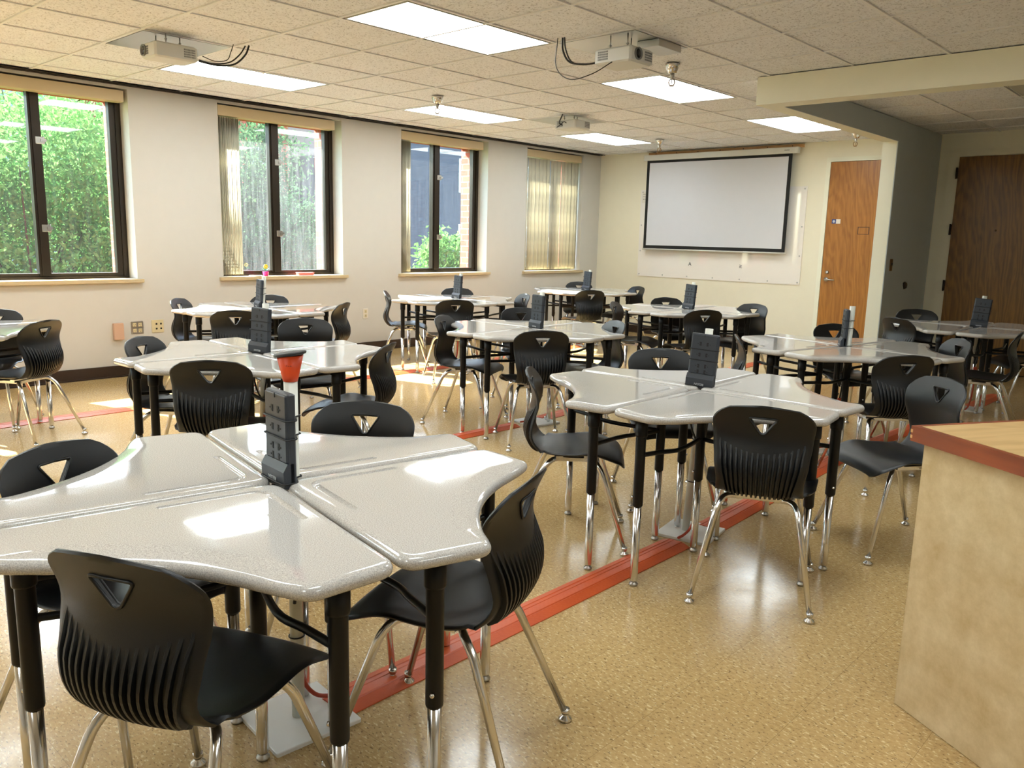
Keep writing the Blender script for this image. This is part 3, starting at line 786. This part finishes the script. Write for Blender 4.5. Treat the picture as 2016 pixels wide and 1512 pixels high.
def desk_proto():
    t = D.objects.new('desk', None); COL.objects.link(t)
    link('desktop', desk_mesh(), t)
    LEG = [(.580,.105),(.105,.580),(.092,.092)]
    for (x, y) in LEG:
        m = MB(); m.lathe([(0,.325),(.019,.325),(.020,.33),(.020,.60),(.020,.672),(0,.672)], 16, Matrix.Translation((x,y,0))); lg = m.build('leg', M['blackmetal'], t)
        m = MB(); m.lathe([(0,.60),(.0235,.60),(.0245,.605),(.0245,.672),(0,.672)], 16, Matrix.Translation((x,y,0))); m.build('leg_collar', M['blackmetal'], lg)
        m = MB(); m.lathe([(0,.018),(.0135,.018),(.0155,.024),(.0155,.33),(0,.33)], 14, Matrix.Translation((x,y,0))); m.build('leg_extension', M['chrome'], lg)
        m = MB(); m.lathe([(0,0),(.014,0),(.017,.004),(.017,.009),(.009,.014),(.008,.022),(0,.022)], 14, Matrix.Translation((x,y,0))); m.build('foot_glide', M['steel'], lg)
        m = MB(); m.lathe([(0,0),(.006,0),(.005,.006),(0,.006)], 8, Matrix.Translation((x+.014,y-.014,.36)) @ Matrix.Rotation(-PI/4,4,'Z') @ Matrix.Rotation(PI/2,4,'Y')); m.build('adjusting_screw', M['chrome'], lg)
    for (x, y), (bx, by) in ((LEG[0], (.33,.135)), (LEG[1], (.135,.33))):
        m = MB(); m.tube(spline([(x,y,.525),((x+bx)/2,(y+by)/2-.0,.518),(bx,by,.51),(.092,.092,.505)], 16), .0095, 8); m.build('brace', M['blackmetal'], t)
    m = MB(); m.box(.03,.58,.075,.095,.650,.668); m.box(.075,.095,.095,.58,.650,.668); m.build('under_frame', M['blackmetal'], t)
    return t

# ------------------------------------------------------------------ power pole
def pole_proto():
    t = D.objects.new('pole', None); COL.objects.link(t)
    m = MB(); m.rbox(-.125,.125,-.125,.125,0,.013,.003); m.build('base_plate', M['board_white'], t)
    m = MB(); m.lathe([(0,.013),(.0175,.013),(.0175,.952),(.0135,.952),(.0135,.90),(0,.90)], 18); m.build('pipe', M['pvc'], t)
    # power strip: fixed to the -y side
    y0, y1 = -.047, -.0185
    m = MB(); w = .0625
    m.rbox(-w, w, y0+.006, y1, .675, .930, .005)
    m.rbox(-w+.004, w-.004, y0+.002, y0+.02, .752, .926, .004)
    pr = [[(-w,yy,.690),(w,yy,.690)] for yy in (0,)]
    rings = [[(sx*w, y0+.02, .680), (sx*w, y0-.008, .690), (sx*w, y0-.010, .732), (sx*w, y0+.002, .752), (sx*w, y0+.02, .752)] for sx in (-1,1)]
    m.quad_strip(rings, smooth=False)
    st = m.build('surge_protector', M['strip'], t)
    m = MB()
    m.box(-.0105,-.0055,-.0006,.0006,-.0085,.0085); m.box(-.0055,-.0015,-.0006,.0006,.001,.0085); m.box(-.0055,-.0015,-.0006,.0006,-.0075,-.001); m.box(.0035,.0070,-.0006,.0006,-.0018,.0018)
    so = m.mesh('socket', M['slot'])
    for z in (.886,.838,.788,.763):
        for sx in (-1,1):
            o = link('socket', so, st); o.location = (sx*.022, y0+.0016, z); o.scale = (sx*1.0,1,1) if sx > 0 else (-1,1,1)
    o = link('lettering', LETTER, st); o.location = (0, y0-.0102, .708); o.rotation_euler = (PI/2, PI, 0)
    m = MB(); m.box(-.001,.001,y0+.0005,y0+.0022,.915,.9275); m.build('seam_mark', M['slot'], st)
    for z in (.862,.814,.700):
        path = fillet([(0,y0-.0005 if z > .75 else y0-.0115,z),(w+.0015,y0-.0005 if z > .75 else y0-.0115,z),(w+.0015,-.018,z),(.019,.0,z),(.014,.0195,z),(-.014,.0195,z),(-.019,.0,z),(-w-.0015,-.018,z),(-w-.0015,y0-.0005 if z > .75 else y0-.0115,z),(0,y0-.0005 if z > .75 else y0-.0115,z)], .006, 2)
        m = MB(); m.tube(path[:-1], .0022, 5, closed=True); m.build('cable_tie', M['slot'], t)
    for z in (.45,.25):
        m = MB(); m.tube([(.0205*math.cos(a), .0205*math.sin(a), z) for a in [k*2*PI/16 for k in range(16)]], .002, 5, closed=True); m.build('cable_tie', M['slot'], t)
    m = MB(); m.tube(spline([(-.02,-.045,.680),(-.03,-.050,.60),(-.01,-.045,.50),(.026,-.030,.44),(.030,-.018,.52),(.040,-.010,.60),(.046,-.012,.52),(.032,-.020,.36)], 40), .005, 7); m.build('strip_cord', M['cord_black'], t)
    m = MB(); m.rbox(.020,.046,-.034,-.006,.30,.365,.005); m.build('cord_plug', M['cord_orange'], t)
    m = MB(); m.tube(spline([(.033,-.020,.31),(.036,-.024,.20),(.030,-.03,.10),(.02,-.06,.045),(.01,-.105,.026),(.0,-.15,.022)], 24), .0062, 7); m.build('extension_cord', M['cord_orange'], t)
    return t
LETTER = text_mesh('lettering', 'BELKIN', .0135, M['letter'])
chair = chair_proto(); desk = desk_proto(); pole = pole_proto()
index_kids()

# ------------------------------------------------------------------ clusters of four desks round a power pole
CL = {  # centre, rotation, phrase for labels
 'T1': (5.73, 1.078, -10, 'the nearest cluster, at lower left'),
 'T2': (5.74, 3.125, 1, 'the cluster nearest the wooden counter'),
 'T3': (3.655, 2.215, -3, 'the second cluster back on the left'),
 'T4': (1.33, 3.568, 0, 'the cluster below the flowerpot window'),
 'T5': (1.392, 5.743, 0, 'the cluster below the third window'),
 'T6': (3.70, 4.35, 2, 'the middle cluster of the room'),
 'T7': (1.205, 8.146, 0, 'the farthest cluster, by the closed blind'),
 'T8': (3.471, 6.81, 0, 'the cluster below the projection screen'),
 'T9': (5.58, 5.24, -12, 'the cluster before the orange oak door'),
 'T10': (5.792, 7.492, 0, 'the cluster in the dim alcove'),
 'T11': (1.58, 1.22, 0, 'the cluster cut by the left edge'),
}
SIDE = {'F': ('near', -PI/2), 'R': ('right', 0), 'B': ('far', PI/2), 'L': ('left', PI)}
GAP = .006
first = {'desk': desk, 'chair': chair, 'pole': pole}
def instance(kind, name):
    src = first[kind]
    if kind in USED: o = copy_tree(src)
    else: USED.add(kind); o = src; o.name = name
    return o
USED = set()
order = []
for k, (cx, cy, rot, ph) in CL.items():
    for sd, (word, a) in SIDE.items():
        if k == 'T11' and sd in 'FL': continue
        if k == 'T11': word = {'R': 'right', 'B': 'far'}[sd]
        order.append((k, sd, cx, cy, rot, a, word, ph))
PEND = []
for (k, sd, cx, cy, rot, a, word, ph) in order:
    o = copy_tree(desk); r = math.radians(rot)+a; o.name = 'student_desk'
    o.location = (cx+GAP*(math.cos(r)-math.sin(r)), cy+GAP*(math.sin(r)+math.cos(r)), 0); o.rotation_euler = (0,0,r)
    tag(o, 'grey triangular desk on the %s side of %s' % (word, ph), 'desk', 'grey student desks in clusters of four')
POLE_ROT = {'T1': -5, 'T2': 10, 'T3': 18, 'T4': -12, 'T5': -6, 'T6': -8, 'T7': -6, 'T8': -8, 'T9': -62, 'T10': 12}
POLE_AT = {'T1': (5.722,1.125), 'T2': (5.712,3.217), 'T3': (3.622,2.260), 'T4': (1.305,3.597), 'T5': (1.393,5.797), 'T6': (3.718,4.402), 'T7': (1.204,8.20), 'T8': (3.472,6.865), 'T9': (5.596,5.25), 'T10': (5.780,7.53)}
TILT = {'T1': 0, 'T2': 3, 'T3': 3, 'T4': 4, 'T5': 3.5, 'T6': 2, 'T7': 4, 'T8': 4, 'T9': 1, 'T10': 5}
for k, deg in POLE_ROT.items():
    cx, cy, rot, ph = CL[k]; cx, cy = POLE_AT[k]
    o = copy_tree(pole); o.name = 'power_pole'; o.location = (cx, cy, 0); o.rotation_euler = (0,0,math.radians(deg))
    extra = 'white pipe with charcoal power strip, in '
    axis = Matrix.Rotation(-math.radians(deg), 3, 'Z') @ Vector((-.68,.73,0))
    for ch in [c for c in COL.objects if c.parent == o]:
        nm = ch.name.split('.')[0]
        if k == 'T1' and nm in ('extension_cord', 'cord_plug'): ch.rotation_euler = (0,0,PI)
        if nm in ('base_plate', 'extension_cord', 'cord_plug'): continue
        ch.matrix_basis = Matrix.Translation((0,0,.45)) @ Matrix.Rotation(math.radians(TILT[k]), 4, axis) @ Matrix.Translation((0,0,-.45))
    tag(o, extra+ph, 'power pole', 'power strips on white pipes in the desk clusters')
CH = dict(T1F=(6.005,0.712,114), T2F=(6.188,2.890,113), T3F=(3.961,1.838,141), T6F=(4.061,3.978,144), T9F=(5.997,4.743,142), T8F=(3.843,6.334,147), T5F=(1.952,5.183,149), T7F=(1.692,7.528,150), T4F=(1.880,3.074,146),
 T1B=(5.435,1.503,-54), T2B=(5.327,3.575,-44), T3B=(2.980,2.937,-35), T4B=(1.011,3.787,-50), T5B=(1.046,6.127,-40), T6B=(3.195,4.859,-33), T7B=(0.802,8.560,-50), T8B=(3.169,7.091,-33), T9B=(5.374,5.859,-38), T10B=(5.215,7.964,-65),
 T1L=(5.429,0.782,22), T3L=(3.346,1.923,35), T10L=(5.412,7.198,61), T8R=(3.898,7.074,-101), T7R=(1.613,8.436,-112), T2L=(5.343,2.793,38), T1R=(6.085,1.352,-158), T2R=(6.401,3.753,-126), T3R=(3.957,2.597,-146),
 T11R=(1.883,1.587,-147), T4L=(1.019,3.225,40), T4R=(1.712,3.920,-146), T5L=(1.027,5.405,48), T5R=(1.819,6.069,-116), T6L=(3.349,4.058,25), T6R=(4.041,4.582,-119), T8L=(3.247,6.299,20), T9L=(5.289,4.811,30), T9R=(5.971,5.591,-139),
 T10F=(6.073,6.588,-172), T11B=(1.338,1.557,-35), T10R=(6.10,7.86,-140))
for k, (x, y, h) in CH.items():
    c, sd = k[:-1], k[-1]
    o = copy_tree(chair); o.name = 'classroom_chair'; o.location = (x, y, 0); o.rotation_euler = (0,0,math.radians(h)-PI/2)
    tag(o, 'black ribbed plastic chair on the %s side of %s' % (SIDE[sd][0], CL[c][3]), 'chair', 'black plastic chairs round the desk clusters')
for p in (chair, desk, pole):
    for ch in list(KIDS.get(p.name, [])):
        for g in list(KIDS.get(ch.name, [])): D.objects.remove(g)
        D.objects.remove(ch)
    D.objects.remove(p)

# orange horn on the nearest pole
t = thing('orange_horn', 'orange plastic horn with black rim stuck on the nearest white pipe', 'horn', (5.722,1.125,.9525), math.radians(20))
m = MB(); m.lathe([(0,-.04),(.0125,-.04),(.0130,0),(.0185,0),(.021,.01),(.034,.068),(.032,.068),(.019,.012),(0,.012)], 24); m.build('cone', M['funnel'], t)
m = MB(); rings = []
for (r0, z) in ((.033,.066),(.043,.067),(.0445,.071),(.042,.075),(.030,.072),(.004,.070)):
    rings.append([(r0*1.0*math.cos(a), r0*.82*math.sin(a), z+.016*(r0/.05)**2*math.cos(a-.2)*.6) for a in [k*2*PI/28 for k in range(28)]])
m.quad_strip(rings); m.build('rim', M['cord_black'], t)
o = link('lettering', text_mesh('lettering', 'N.E', .010, M['ink']), t); o.location = (.0145,-.0235,.045); o.rotation_euler = (PI/2-.25,0,.55)
# mark on the pipe before the oak door
# ------------------------------------------------------------------ orange cord covers on the floor
def cover(pts, label):
    a, b = Vector(pts[0]), Vector(pts[1]); l = (b-a).length; ang = math.atan2(b.y-a.y, b.x-a.x)
    prof = [(-.070,0),(-.070,.003),(-.034,.0155),(-.030,.0135),(-.026,.0165),(-.012,.0170),(-.010,.0155),(.010,.0155),(.012,.0170),(.026,.0165),(.030,.0135),(.034,.0155),(.070,.003),(.070,0)]
    m = MB(); m.quad_strip([[(x, y, z) for y, z in prof] for x in (0, l)], smooth=False)
    o = m.build('cord_cover', M['rubber']); o.location = (a.x, a.y, 0.0005); o.rotation_euler = (0,0,ang)
    tag(o, label, 'cord cover', 'orange cord covers on the floor')
cover(((5.742,1.215),(5.742,3.048)), 'nearest orange cord cover, from the lower left cluster to the counter-side cluster')
cover(((5.742,3.315),(5.66,5.07)), 'orange cord cover from the counter-side cluster to the oak-door cluster')
cover(((5.66,5.36),(5.75,7.35)), 'orange cord cover running into the dim alcove')
cover(((5.79,7.63),(5.80,8.45)), 'last short orange cord cover, behind the alcove cluster')
cover(((3.62,2.36),(3.68,4.20)), 'orange cord cover ending at the middle cluster, nearer piece')
cover(((3.66,4.49),(3.50,6.66)), 'orange cord cover from the middle cluster towards the projection screen')
cover(((3.46,6.96),(3.40,8.50)), 'orange cord cover beyond the cluster below the projection screen')
cover(((1.43,.30),(1.42,3.42)), 'orange cord cover on the left, before the flowerpot-window cluster')
cover(((1.41,3.72),(1.42,5.59)), 'sunlit orange cord cover between the two clusters along the window wall')
cover(((1.42,5.89),(1.25,7.99)), 'orange cord cover leading to the farthest cluster')

# ------------------------------------------------------------------ counter at the right
A = Vector((6.885, 2.405)); ang = math.radians(-30.5)
t = thing('counter', 'mottled beige laminate counter cabinet at lower right', 'counter', (A.x, A.y, 0), ang)
m = MB(); m.box(0, 1.5, .02, .62, 0, .796); m.build('body', M['laminate'], t)
m = MB(); m.box(-.001, 1.5, 0, .0195, 0.002, .796); m.box(-.0015,.0,.0,.62,.002,.796); m.build('end_panel', M['laminate'], t)
m = MB(); m.lathe([(0,0),(.019,0),(.019,.002),(.0,.002)], 16, Matrix.Translation((.64,-.001,.505)) @ Matrix.Rotation(PI/2,4,'X')); m.build('cord_hole', M['slot'], t)
t2 = thing('worktop_slab', 'blond wood counter top with reddish cherry edging', 'counter top', (A.x, A.y, .796), ang)
m = MB(); m.box(-.008, 1.52, -.008, .64, .001, .0435); m.build('slab', M['worktop'], t2)
m = MB(); m.box(-.027, 1.52, -.027, -.0085, 0, .043); m.box(-.027, -.0085, -.0085, .64, 0, .043); m.build('edging', M['cherry'], t2)
m = MB()
for z in (.008, .024): m.box(-.0275, -.020, -.0275, -.012, z, z+.009)
m.build('finger_joint', M['pine'], t2)
m = MB(); m.tube(spline([(.64,.03,.505),(.64,-.03,.505),(.68,-.06,.49),(.74,-.075,.44),(.80,-.075,.36),(.84,-.07,.20),(.90,-.09,.02),(1.1,-.12,.006)], 30), .006, 8)
o = m.build('black_cord', M['cord_black'], t); o.parent = None; o.location = (A.x, A.y, 0); o.rotation_euler = (0,0,ang); o.name = 'black_cable'
tag(o, 'black cord coming out of the hole in the beige counter side', 'cord')

# ------------------------------------------------------------------ outside
m = MB(); m.box(-90, -.5, -60, 90, -4.2, -4.0); struct(m.build('ground_outside', M['lawn']))
def tree(name, x, y, z0, crown, n, size, mat, label, seed):
    rnd = random.Random(seed); t = thing(name, label, 'tree', (x, y, z0), 0, 'trees outside the windows')
    m = MB(); top = max(c[2] for c in crown)
    m.tube(spline([(0,0,0),(.15,-.1,top*.35),(-.1,.1,top*.7),(0,0,top)], 12), [.10-.06*k/11 for k in range(12)], 8); tr = m.build('trunk', M['bark'], t)
    m = MB()
    for c in crown:
        for _ in range(3):
            a = Vector((0,0,c[2]*rnd.uniform(.4,.7))); b = Vector(c[:3])+Vector([rnd.uniform(-1,1)*c[3]*.7 for _ in range(3)])
            md = a.lerp(b,.5)+Vector((rnd.uniform(-.2,.2),rnd.uniform(-.2,.2),rnd.uniform(0,.3)))
            m.tube(spline([tuple(a),tuple(md),tuple(b)], 7), [.028-.02*k/6 for k in range(7)], 5)
    m.build('branches', M['bark'], t)
    vs = []; fs = []
    tot = sum(c[3]**2 for c in crown)
    for c in crown:
        k = int(n*c[3]**2/tot); cl = max(3, k//45)
        for q in range(cl):
            d = Vector([rnd.gauss(0,1) for _ in range(3)]).normalized()*c[3]*rnd.uniform(.45,1.0); cc = Vector(c[:3])+Vector((d.x,d.y,d.z*.85))
            for _ in range(k//cl):
                p = cc+Vector([rnd.gauss(0,1) for _ in range(3)])*c[3]*.16
                u = Vector([rnd.gauss(0,1) for _ in range(3)]).normalized(); w = u.cross(Vector([rnd.gauss(0,1) for _ in range(3)])).normalized()
                s = size*rnd.uniform(.6,1.3); b = len(vs)
                vs += [tuple(p-u*s), tuple(p+w*s*.38+u*s*.1), tuple(p+u*s), tuple(p-w*s*.38+u*s*.1)]; fs.append((b,b+1,b+2,b+3))
    me = D.meshes.new('foliage'); me.from_pydata(vs, [], fs); me.materials.append(mat); link('foliage', me, t)
    return t
tree('leafy_tree', -5.6, 4.1, -4, [(0,.1,6.2,1.15),(-.3,-1.1,5.6,1.1),(.2,1.0,5.4,1.0),(0,0,4.3,1.3),(-.2,-1.2,3.8,1.2),(0,1.2,3.9,1.0)], 40000, .052, M['leaf'], 'bright green tree filling the large leftmost window', 11)
tree('leafy_tree', -9.5, 5.6, -4, [(0,0,6.9,1.6),(-.3,-2.0,6.2,1.6),(.2,1.6,6.0,1.5),(0,0,4.6,1.9)], 20000, .085, M['leaf'], 'green tree standing behind the nearest one in the leftmost window', 12)
tree('shady_tree', -6.4, 7.6, -4, [(0,0,6.5,1.2),(0,.9,5.2,1.2),(-.3,-.9,4.9,1.1),(0,.2,3.9,1.2)], 26000, .055, M['leaf_dark'], 'dark leafy tree behind the streaky flowerpot window', 13)
tree('small_tree', -5.2, 11.4, -4, [(0,.1,4.9,.62),(0,.45,4.0,.9),(-.1,-.3,3.6,.8),(0,.5,3.0,.8)], 13000, .065, M['leaf'], 'small bright tree in the lower right of the third window', 14)
tree('leafy_tree', -10.5, 10.6, -4, [(0,0,5.2,1.3),(0,1.2,4.4,1.2),(0,-1.3,4.2,1.3)], 12000, .12, M['leaf_dark'], 'distant green tree low behind the flowerpot window', 15)
tree('leafy_tree', -6.0, -.5, -4, [(0,0,6.3,1.5),(0,1.5,5.4,1.3),(0,-1.6,5.2,1.4)], 7000, .10, M['leaf'], 'green tree outside, left of the picture, past the window wall', 16)
def building(name, x0, x1, y0, y1, z1, mat, label, rows, cols, roof=M['roof']):
    t = thing(name, label, 'building', (x1, y0, -4))
    m = MB(); m.box(x0-x1, 0, 0, y1-y0, 0, z1+4); m.build('walls', mat, t)
    m = MB(); m.box(x0-x1-.3, .35, -.3, y1-y0+.3, z1+4, z1+4.5); m.build('roof', roof, t)
    dy = (y1-y0)/cols
    for r in range(rows):
        for c in range(cols):
            m = MB(); z = 1.2+r*3.1; y = dy*(c+.5); m.box(0, .05, y-.6, y+.6, z, z+1.6); w = m.build('window_frame', M['sealing'], t)
            m = MB(); m.box(.05, .06, y-.52, y-.03, z+.08, z+1.52); m.box(.05,.06,y+.03,y+.52,z+.08,z+1.52); m.build('window_pane', M['farglass'], w)
    return t
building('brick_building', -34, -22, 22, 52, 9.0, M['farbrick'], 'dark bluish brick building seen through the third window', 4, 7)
building('brick_building', -38, -26, 13, 21, 6.5, M['farbrick2'], 'red brick building with pale windows behind the flowerpot window', 3, 3)
building('flat_roofed_building', -40, -28, -16, 12.8, 7.5, M['roof'], 'blue-grey building behind the trees of the leftmost window', 3, 6)

# ------------------------------------------------------------------ light
sun = D.lights.new('Sun', 'SUN'); sun.energy = 30.0; sun.angle = math.radians(.6); sun.color = (1,.95,.86)
so_ = D.objects.new('Sun', sun); COL.objects.link(so_)
dv = Vector((1,.29,-.90)).normalized(); so_.rotation_euler = dv.to_track_quat('-Z','Y').to_euler()
w = D.worlds.new('World'); scene.world = w; w.use_nodes = True
bg = w.node_tree.nodes['Background']; sky = w.node_tree.nodes.new('ShaderNodeTexSky'); sky.sky_type = 'NISHITA'; sky.sun_disc = False
sky.sun_elevation = math.radians(41); sky.sun_rotation = math.radians(90+180); sky.air_density = 1.2; sky.dust_density = 1.5
w.node_tree.links.new(sky.outputs[0], bg.inputs[0]); bg.inputs[1].default_value = 1.5
vs_ = scene.view_settings; vs_.view_transform = 'Standard'; vs_.look = 'None'; vs_.gamma = 1; vs_.use_curve_mapping = False; vs_.exposure = 0.88
cy = scene.cycles; cy.use_denoising = True; cy.max_bounces = 8; cy.diffuse_bounces = 4; cy.glossy_bounces = 4; cy.transparent_max_bounces = 12; cy.caustics_reflective = False; cy.caustics_refractive = False
cy.sample_clamp_indirect = 6.0
